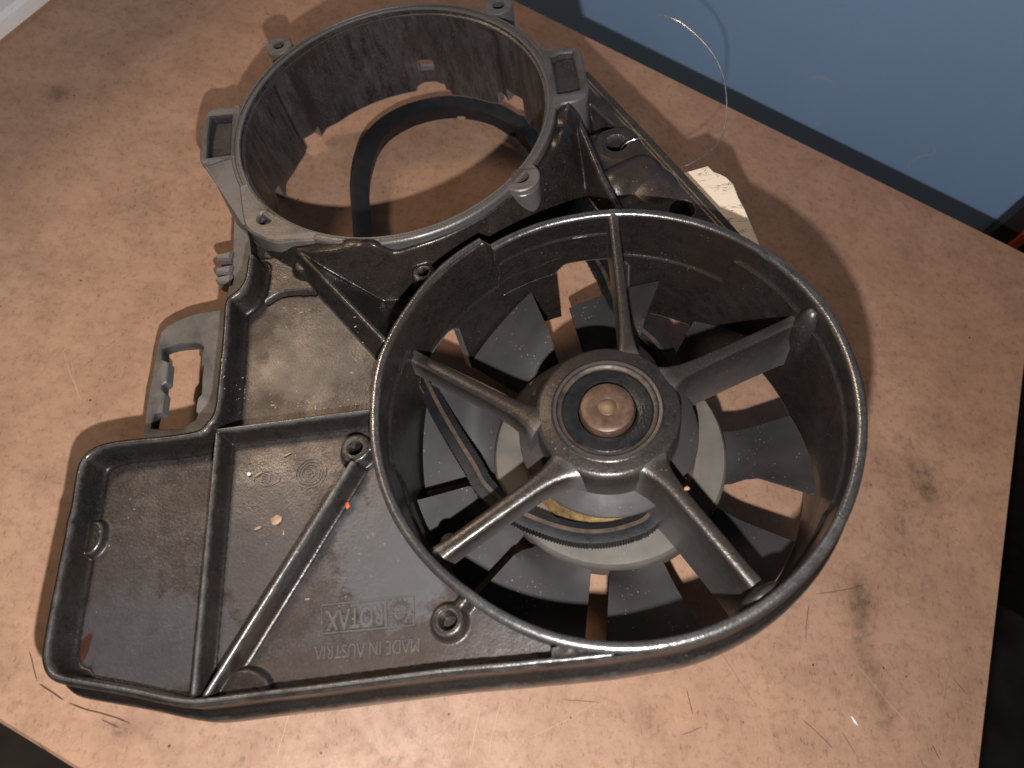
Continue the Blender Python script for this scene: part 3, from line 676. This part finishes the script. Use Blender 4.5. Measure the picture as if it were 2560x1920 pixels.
# broad lower-left corner of the flange with its bolt hole
cp = np.array([L2(u, v, 0) for u, v in ((606,462),(602,505),(608,548),(620,574),(650,592),(690,606),(735,603),(785,598))])
dd_ = cp-cA; cp = cA+dd_*np.maximum(1, .0985/np.hypot(*dd_.T))[:, None]
a0_, a1_ = [math.atan2(*(cp[i]-cA)[::-1]) % (2*math.pi) for i in (0, -1)]
arcp = np.array([(cA[0]+.0929*math.cos(a), cA[1]+.0929*math.sin(a)) for a in np.linspace(a1_, a0_, 16)])
q = L2(663, 545, 0); cbo = prism('corner_boss', np.concatenate([smooth_loop(cp, 3, False), arcp]), [circle(q, .0042, 32)], .0003, -.014, MT['mach'], H, .0010)
lathe('bolt_hole', q, [(.0044, -.001), (.0041, -.004), (.0040, -.012), (.0001, -.0125)], MT['holes'], cbo, 32)

# --- spider: hub and five spokes ---------------------------------------------------------
HT = -.0150
hub = lathe('hub', cB, [(.0238,HT-.010),(.0238,HT-.0016),(.0242,HT-.0004),(.0256,HT-.0001),(.0264,HT-.0010),(.0272,HT-.0012),(.0318,HT-.0014),(.0335,HT-.0022),(.0345,HT-.0042),(.0348,HT-.009),(.0352,HT-.022),(.0300,HT-.0225),(.0238,HT-.0225),(.0238,HT-.010)], MT['spoke'], H, 128)
lathe('bearing_seat', cB, [(.0216,HT-.0035),(.0218,HT-.0022),(.0228,HT-.0020),(.0237,HT-.0010),(.0239,HT-.0022)], MT['rust'], hub, 96)
sealn = 96; V, F = [], []
prs = [(.0136,-.0050),(.0140,-.0032),(.0160,-.0026),(.0208,-.0022),(.0218,-.0030)]
lathe('bearing_seal', cB, [(r_, HT+z) for r_, z in prs], MT['seal'], hub, 96)
cap = lathe('shaft_cap', (0, 0), [(.0, -.0005),(.0006,-.0006),(.0041,-.0005),(.0044,-.00065),(.0047,-.0005),(.0108,-.0005),(.0124,-.0013),(.0131,-.0030),(.0132,-.0065)], MT['copper'], None, 96)
cap.parent = hub; cap.location = (cB[0]-H['_b'][0], cB[1]-H['_b'][1], HT+.0022-H['_b'][2])
def spoke(azh, aze, h0, h1, w0, w1, d0, d1, r0=.031, r1=.1065, sub=14, draft=1.25, flare=1.2):
    a0, a1 = math.radians(azh), math.radians(aze)
    p0 = np.array([cB[0]+r0*math.cos(a0), cB[1]+r0*math.sin(a0), h0]); p1 = np.array([cB[0]+r1*math.cos(a1), cB[1]+r1*math.sin(a1), h1])
    V, F = [], []; t_ = (p1-p0)[:2]; t_ /= np.linalg.norm(t_); s = np.array([t_[1], -t_[0]])
    prof = [(-1,.0),(-.96,.38),(-.82,.72),(-.50,.94),(0,1.02),(.50,.94),(.82,.72),(.96,.38),(1,0)]
    for i in range(sub+1):
        t = i/sub; p = p0+(p1-p0)*t; w = w0+(w1-w0)*t; w *= 1+flare*1.4*math.exp(-t/.085)+.25*math.exp(-(1-t)/.05); dep = d0+(d1-d0)*t
        rr_ = min(w/2, .0026)
        for a, b in prof: V.append((*(p[:2]+s*a*w/2), p[2]-rr_*(1-b)))
        V.append((*(p[:2]+s*draft*w/2), p[2]-dep)); V.append((*(p[:2]-s*draft*w/2), p[2]-dep))
    m = 11
    for i in range(sub):
        for k in range(m): F.append((i*m+k, i*m+(k+1) % m, (i+1)*m+(k+1) % m, (i+1)*m+k))
    F.append(list(range(m))); F.append([sub*m+k for k in range(m)])
    return mesh('spoke', V, F, MT['spoke'], H, True, 60)
spoke(67, 85.0, HT-.002, .0004, .0058, .0052, .020, .034, flare=.8)
spoke(28, 25.5, HT-.0015, -.0195, .0066, .0058, .038, .040)
spoke(-55, -55, HT-.0015, -.0215, .0072, .0066, .046, .050, r1=.1045, draft=1.9)
spoke(-128, -141, HT-.0015, -.0215, .0082, .0078, .012, .011, r1=.1045)
spoke(-172, 158, HT-.0015, -.0215, .0078, .0068, .013, .012)
def lump(name, azd, r_, h, st, sr, sz, mat=MT['spoke']):
    a = math.radians(azd); c_ = np.array((cB[0]+r_*math.cos(a), cB[1]+r_*math.sin(a))); er = np.array((math.cos(a), math.sin(a))); et = np.array((-er[1], er[0]))
    V, F = [], []; nu, nv = 24, 12
    for j in range(nv+1):
        t = math.pi*j/nv
        for i in range(nu):
            f = 2*math.pi*i/nu; p = c_+et*st*math.sin(t)*math.cos(f)+er*sr*math.sin(t)*math.sin(f); V.append((p[0], p[1], h+sz*math.cos(t)))
    for j in range(nv):
        for i in range(nu): F.append((j*nu+i, j*nu+(i+1) % nu, (j+1)*nu+(i+1) % nu, (j+1)*nu+i))
    return mesh(name, V, F, mat, H, True, 80)
lump('screw_boss', 22.0, .1062, -.0230, .0068, .0062, .0190); lump('screw_boss', -57.5, .1052, -.0165, .0105, .0042, .0110); lump('screw_boss', -141.5, .0955, -.028, .0060, .0050, .0060)

# --- raised writing ----------------------------------------------------------------------
def text(name, body, pa, pb, height, h, ext, mat, parent=H, bold=0.0):
    """letters on the tray floor: base line runs from pixel pa to pixel pb, letters grow to the left-hand side"""
    cu = bpy.data.curves.new(name, 'FONT'); cu.body = body; cu.size = 1.0; cu.offset = bold
    ob = bpy.data.objects.new(name, cu); C.objects.link(ob); bpy.context.view_layer.update()
    dg = bpy.context.evaluated_depsgraph_get(); me0 = bpy.data.meshes.new_from_object(ob.evaluated_get(dg)); 
    v = np.empty(len(me0.vertices)*3); me0.vertices.foreach_get('co', v); v = v.reshape(-1, 3); polys = [list(p.vertices) for p in me0.polygons]
    bpy.data.objects.remove(ob, do_unlink=True); bpy.data.meshes.remove(me0)
    v[:,0] -= v[:,0].min(); v[:,0] /= v[:,0].max(); v[:,1] -= v[:,1].min(); v[:,1] /= v[:,1].max()
    A_, B_ = L2(*pa, h), L2(*pb, h); ex = B_-A_; ey = np.array([-ex[1], ex[0]])/np.linalg.norm(ex)*height
    P = A_+v[:,:1]*ex+v[:,1:2]*ey; n_ = len(P)
    edge = {}
    for f in polys:
        for a, b in zip(f, f[1:]+f[:1]): edge[(a, b)] = edge.get((a, b), 0)+1
    Vv = np.concatenate([np.c_[P, np.full(n_, h+ext)], np.c_[P, np.full(n_, h-.0008)]])
    F = polys+[(a, n_+a, n_+b, b) for (a, b) in edge if (b, a) not in edge]
    return mesh(name, Vv, F, mat, parent, True, 30)
zt = lambda x, y: (760+x*.14467, 1470+y*.14467)
def frame_strip(name, px, w, h, ext, closed=True):
    P = np.array([(*L2(u, v, h), h) for u, v in px])
    return sweep(name, P, [(-w/2, -.0008), (w/2, -.0008), (w*.3, ext), (-w*.3, ext)], MT['relief'], H, closed=closed)
FZ = FT+.0001
frame_strip('logo_frame', [zt(*p) for p in ((315,300),(1400,190),(1890,130),(1905,640),(1430,690),(320,790))], .0011, FZ, .0005)
frame_strip('logo_divider', [zt(1415,190), zt(1430,690)], .0011, FZ, .0005, False)
text('raised_lettering', 'ROTAX', zt(1370,285), zt(400,395), .0088, FZ, .0010, MT['relief'], bold=.02)
text('raised_lettering', 'MADE IN AUSTRIA', zt(2000,870), zt(200,1010), .0056, FZ, .0008, MT['relief'])
gc = L2(*zt(1665, 430), FZ); gr = .0052; ex = L2(*zt(1900, 405), FZ)-L2(*zt(1430, 460), FZ); ga = math.atan2(ex[1], ex[0])
gp = []
for i in range(32): 
    a = ga+2*math.pi*i/32; r_ = gr*(1.12 if i % 2 else .86); gp.append((gc[0]+r_*math.cos(a), gc[1]+r_*math.sin(a)))
em = prism('gear_emblem', np.array(gp), [circle(gc, gr*.62, 24)], FZ+.0005, FZ-.001, MT['relief'], H, .00012)
P = [np.array([gc[0]+gr*k*math.cos(ga), gc[1]+gr*k*math.sin(ga), FZ]) for k in (-1.05, 1.05)]; sweep('emblem_bar', np.array(P), [(-.0004,-.0005),(.0004,-.0005),(.0003,.0008),(-.0003,.0008)], MT['relief'], em)
lathe('emblem_ring', gc, [(gr*.30, FZ-.0005),(gr*.32, FZ+.0006),(gr*.44, FZ+.0006),(gr*.46, FZ-.0005)], MT['relief'], em, 32)
zs = lambda x, y: (600+x*.11754, 1130+y*.11754)
def stamp(name, c_, rx, ry, n_=48, w=.0006):
    q = L2(*zs(*c_), FZ); ex_ = L2(*zs(c_[0]+100, c_[1]-12), FZ)-q; a = math.atan2(ex_[1], ex_[0]); ca, sa = math.cos(a), math.sin(a)
    P = [(q[0]+rx*math.cos(t)*ca-ry*math.sin(t)*sa, q[1]+rx*math.cos(t)*sa+ry*math.sin(t)*ca, FZ) for t in np.linspace(0, 2*math.pi, n_, endpoint=False)]
    return sweep(name, np.array(P), [(-w/2, -.0006), (w/2, -.0006), (w*.3, .00035), (-w*.3, .00035)], MT['relief'], H, closed=True)
stamp('oval_stamp', (575, 570), .0066, .0037)
text('raised_lettering', 'ET', zs(455,650), zs(690,610), .0034, FZ, .0003, MT['relief'])
for r_ in (.0074, .0058, .0044): stamp('date_stamp_ring', (1510, 450), r_, r_, 56, .0005)
text('raised_lettering', '06', zs(1610,370), zs(1420,400), .0032, FZ, .0003, MT['relief'])

# ------------------------------------------------------------------ the fan below the spokes
FN = frame_empty('cooling_fan', (cB[0], cB[1], -.145))
tag(FN, 'nine-bladed grey plastic cooling fan with yellowed white hub disc inside the spoked ring', 'fan')
HD = -.0690
lathe('hub_disc', cB, [(.020, HD), (.057, HD), (.0604, HD-.0006), (.0617, HD-.0022), (.0622, HD-.0050), (.0620, HD-.018), (.0600, HD-.020), (.020, HD-.020)], MT['wplas'], FN, 128)
pul = lathe('pulley_flange', cB, [(.0100,-.0330),(.0250,-.0335),(.0330,-.0360),(.0380,-.0405),(.0440,-.0420),(.0448,-.0430),(.0440,-.0445),(.0330,-.0520)], MT['pulley'], FN, 128)
lathe('pulley_groove', cB, [(.0446,-.0440),(.0330,-.0530),(.0330,-.0560),(.0440,-.0640),(.0455,-.0655),(.0452,-.0672),(.0430,-.0688)], MT['gold'], FN, 128)
lathe('drive_shaft', cB, [(.0001,-.017),(.010,-.0175),(.010,-.036),(.0001,-.036)], MT['holes'], FN, 48)
zbase = -.145
ccwE = [12, -28, -66, -100, -137, -173, -220, -260, -303]; cwE = [-19, -57, -94, -131, -164, -203, -248, -290, -332]
def blade(ac, aw):
    nr, na_ = 8, 12; V, F = [], []
    for s_ in (0, 1):
        for i in range(nr+1):
            r_ = .0600+(.1030-.0600)*i/nr; inset = .10*(1-i/nr)
            for j in range(na_+1):
                t = j/na_; a = math.radians(aw+(ac-aw)*(inset*.5+t*(1-inset))); h = -.0535-.0290*t-.0020*math.sin(t*math.pi)
                k_ = min(1, i/3.0); k_ = k_*k_*(3-2*k_); h = h*k_+(-.0772)*(1-k_)
                V.append((cB[0]+r_*math.cos(a), cB[1]+r_*math.sin(a), h-s_*.0022))
    m = na_+1; O = (nr+1)*m
    for i in range(nr):
        for j in range(na_):
            q = (i*m+j, i*m+j+1, (i+1)*m+j+1, (i+1)*m+j); F += [q, tuple(O+k for k in q[::-1])]
    for i in range(nr): F += [(i*m, (i+1)*m, O+(i+1)*m, O+i*m), (i*m+na_, O+i*m+na_, O+(i+1)*m+na_, (i+1)*m+na_)]
    for j in range(na_): F += [(j, O+j, O+j+1, j+1), (nr*m+j, nr*m+j+1, O+nr*m+j+1, O+nr*m+j)]
    return mesh('blade', V, F, MT['blade'], FN, True, 40)
for a, b in zip(ccwE, cwE): blade(a, b)
# rear boss of the fan that props the casting off the table
zt0 = loc2world((cB[0], cB[1], -.09))[2]
lathe('rear_boss', cB, [(.030,-.0885),(.026,-.094),(.024,-.094-(zt0-.012)*.98),(.0001,-.094-(zt0-.012)*.98)], MT['pulley'], FN, 48)

# ------------------------------------------------------------------ drive belt: one closed loop through both rings
def BW(u, v, h): return loc2world(L(u, v, h))
bp = []
for (u, v, z) in ((922,665,.012),(912,600,.012),(906,520,.012),(905,478,.012),(912,425,.012),(935,362,.012),(979,318,.012),(1047,286,.012),(1134,272,.012),(1220,285,.013),(1278,314,.015),(1327,356,.019)): bp.append(Wp(u, v, z))
for (u, v, h) in ((1480,640,-.080),(1510,692,-.076),(1540,762,-.0715),(1590,822,-.0675),(1650,880,-.0655),(1690,960,-.0625),(1690,1060,-.0600),(1682,1160,-.0600),(1628,1285,-.0620),(1568,1322,-.0620),(1481,1336,-.0615),(1394,1322,-.0605),(1293,1281,-.0590),(1221,1224,-.0570),(1189,1170,-.0560),(1131,1075,-.0560),(1078,976,-.0590)): bp.append(BW(u, v, h))
BP = smooth_loop(np.array(bp), 14)
upc = np.array([[0, 0, 1.0]]*12+[list(ROTHW[:, 2])]*17); upn = smooth_loop(upc, 14)
bc = BP.mean(0)
belt = bpy.data.objects.new('drive_belt', None); C.objects.link(belt); belt.location = (bc[0], bc[1], 0)
tag(belt, 'black rubber V-belt looped through the fan ring and lying inside the tall ring', 'belt')
sh = np.array([bc[0], bc[1], 0])
# closed loop is wound so that the outer back of the belt faces outwards
ar = area2(BP[:, :2]); o_ = 1 if ar > 0 else -1
sweep('belt_body', BP-sh, [(o_*.0058, .0050), (o_*.0058, -.0050), (o_*.0010, -.0054), (-o_*.0040, -.0038), (-o_*.0040, .0038), (o_*.0010, .0054)], MT['belt'], belt, up=upn, closed=True, scale=[(1.25, 1.2) if (i < 11*14 or i > 28.5*14) else (1, 1) for i in range(len(BP))])
# cogs on the inner side, along the stretch that shows in the fan ring
def bframe(i):
    t = BP[(i+1) % len(BP)]-BP[i-1]; t /= np.linalg.norm(t); s = np.cross(t, upn[i]); s /= np.linalg.norm(s); return t, s, np.cross(s, t)
i0, i1 = 12*14, 29*14-1
PL = np.cumsum(np.r_[0, np.linalg.norm(np.diff(BP[i0:i1], axis=0), axis=1)])
V, F = [], []; V2, F2 = [], []
for s_ in np.arange(0, PL[-1], .0013):
    i = i0+int(np.searchsorted(PL, s_)); i = min(i, i1-1); t, sd, u_ = bframe(i); p = BP[i]-sh
    for (VV, FF, base, sgn_, wd) in ((V, F, -.0040, -1, .0037), (V2, F2, .0058, 1, .0049)):
        b0 = len(VV)
        for dt, ds in ((-.0005, -.0001), (-.0002, .00055), (.0002, .00055), (.0005, -.0001)):
            for du in (-wd, wd): VV.append(p+t*dt+sd*o_*(base+sgn_*ds)+u_*du)
        FF += [(b0, b0+1, b0+3, b0+2), (b0+2, b0+3, b0+5, b0+4), (b0+4, b0+5, b0+7, b0+6), (b0, b0+2, b0+4, b0+6), (b0+1, b0+3, b0+5, b0+7)]
tag(mesh('cog_teeth', V, F, MT['belt'], belt, False), kind='stuff'); tag(mesh('back_teeth', V2, F2, MT['belt'], belt, False), kind='stuff')
# worn rusty line along the upper side
sub = [BP[i]-sh+bframe(i)[2]*.0052 for i in range(i0, i1, 2)]
sweep('worn_side_strip', np.array(sub), [(-.0012, 0), (.0012, 0), (.0010, .00035), (-.0010, .00035)], MT['beltrust'], belt, up=upn[i0:i1:2])

# ------------------------------------------------------------------ steel wire, foam board
wl = [BW(1549,374,-.034), BW(1556,366,-.029), BW(1572,354,-.026), BW(1595,347,-.025), BW(1618,350,-.029), BW(1632,368,-.040), BW(1650,400,-.050), BW(1672,424,-.052), BW(1697,421,-.050), BW(1740,402,-.048),BW(1782,372,-.046), BW(1806,338,-.044), BW(1815,295,-.042), BW(1816,240,-.040), BW(1806,185,-.040), BW(1782,135,-.040), BW(1745,92,-.040), BW(1702,57,-.040), BW(1672,44,-.040), BW(1643,37,-.040)]
WL = smooth_loop(np.array(wl), 6, False); w0_ = WL[0].copy()
wo = sweep('steel_wire', WL-w0_, [(.00034*math.cos(a), .00034*math.sin(a)) for a in np.linspace(0, 2*math.pi, 7)[:-1]], MT['wire'], None, up=(.3,.2,1)); wo.location = w0_
tag(wo, 'thin curled steel wire sticking out of the hole in the plate', 'wire')
HC = -.041
fb = [(1690,432),(1712,430),(1727,426),(1770,414),(1785,429),(1800,434),(1817,443),(1834,460),(1840,476),(1846,492),(1854,507),(1863,524),(1870,541),(1877,556),(1889,585),(1900,611),(1905,660),(1800,680),(1660,560),(1640,470)]
fbl = np.array([L2(u, v, HC) for u, v in fb]); fc = fbl.mean(0)
FB = frame_empty('foam_board', (fc[0], fc[1], HC-.004)); tag(FB, 'torn cream board scrap with dark scratches wedged under the plate beside the ring', 'board')
prism('sheet', fbl, [], HC, HC-.004, MT['board'], FB, .0005)

# ------------------------------------------------------------------ crumbs and shavings
def crumb(name, label, cat, base, size, mat, rz=0, local=False, group=None):
    a, b, c_ = size; bm = bmesh.new(); bmesh.ops.create_icosphere(bm, subdivisions=1, radius=.5)
    for v in bm.verts: v.co = Vector((v.co.x*a*random.uniform(.8,1.2), v.co.y*b*random.uniform(.8,1.2), v.co.z*c_*random.uniform(.8,1.2)+c_*.42))
    me = bpy.data.meshes.new(name); bm.to_mesh(me); bm.free(); o = bpy.data.objects.new(name, me); C.objects.link(o); me.materials.append(mat)
    o.location = base
    m = Matrix(ROTHW.tolist()) if local else Matrix.Identity(3)
    o.rotation_euler = (m @ Matrix.Rotation(rz, 3, 'Z')).to_euler()
    return tag(o, label, cat, group)
zf = FT+.0002
crumb('wood_shaving', 'tan wood shaving resting on the belt inside the tall ring', 'shaving', Wp(1152,297,.0160), (.0080,.0040,.0025), MT['chip'], .1)
crumb('wood_shaving', 'slim tan shaving above the round date stamp on the tray', 'shaving', BW(718,1137,zf), (.0050,.0010,.0010), MT['chip'], .45, True)
crumb('white_crumb', 'white crumb beside the oval stamp on the tray', 'crumb', BW(624,1186,zf), (.0022,.0022,.0018), MT['white'], .3, True)
crumb('wood_shaving', 'forked orange-tan splinter lying across the oval stamp', 'shaving', BW(645,1187,zf), (.0060,.0012,.0014), MT['chip'], .6, True)
crumb('wood_shaving', 'tan flake below the oval stamp, beside the upright rib', 'shaving', BW(645,1321,zf), (.0040,.0016,.0010), MT['chip'], .35, True)
crumb('wood_shaving', 'round dusty clump on the tray below the two stamps', 'shaving', BW(691,1300,zf), (.0055,.0050,.0014), MT['chip'], .35, True)
crumb('paint_crumb', 'bright orange crumb on the long slanting rib', 'crumb', BW(869,1264,-.0125), (.0022,.0038,.0012), MT['red'], .2, True)
crumb('wood_shaving', 'pale crumb stuck inside the fan ring under its rim', 'shaving', BW(2131,1210,-.010), (.0030,.0050,.0030), MT['chip'], 0, True)
crumb('plastic_sliver', 'shiny white sliver on the table front right of the fan ring', 'sliver', Wp(2135,1802,0), (.0016,.0060,.0010), MT['white'], .5)
crumb('wood_shaving', 'tan crumb on the edge of the wide spoke', 'shaving', BW(1717,1222,-.016), (.0030,.0022,.0014), MT['chip'], .5, True)
# fine sawdust on the tray: too many grains to count
V, F = [], []
def grain(p, s, e):
    b0 = len(V); a = random.uniform(0, 6.28); ca, sa = math.cos(a), math.sin(a)
    for dx, dy in ((-s*e, -s), (s*e, -s), (s*e, s), (-s*e, s)): V.append((p[0]+dx*ca-dy*sa, p[1]+dx*sa+dy*ca, p[2]))
    V.append((p[0], p[1], p[2]+s*1.2)); F.extend([(b0, b0+1, b0+4), (b0+1, b0+2, b0+4), (b0+2, b0+3, b0+4), (b0+3, b0, b0+4)])
def zat(x, y):
    i = int(round((x-xs[0])/STEP)); j = int(round((y-ys[0])/STEP)); return Z[i, j] if 0 <= i < len(xs) and 0 <= j < len(ys) and ins[i, j] else None
DU = frame_empty('sawdust', (-.15, .12, FT)); tag(DU, 'fine tan sawdust scattered over the tray', 'sawdust', kind='stuff')
for (u, v, su, sv, k) in ((600,980,25,60,40),(800,1010,110,10,50),(740,760,60,60,30),(900,880,20,60,25),(690,860,120,100,30),(330,1350,100,150,20),(700,1250,120,120,20),(820,1500,120,120,20),(680,690,50,40,15),(1520,440,60,60,12)):
    for _ in range(int(k*.45)):
        p = L2(random.gauss(u, su*.6), random.gauss(v, sv*.6), FT); z = zat(*p)
        if z is not None: grain((p[0], p[1], z), random.uniform(.00012, .00036), random.choice((1, 1, 1.5, 3)))
dob = mesh('grains', V, F, MT['chip'], DU, False); tag(dob, kind='stuff')
for o in bpy.data.objects:
    if '_b' in o.keys(): del o['_b']
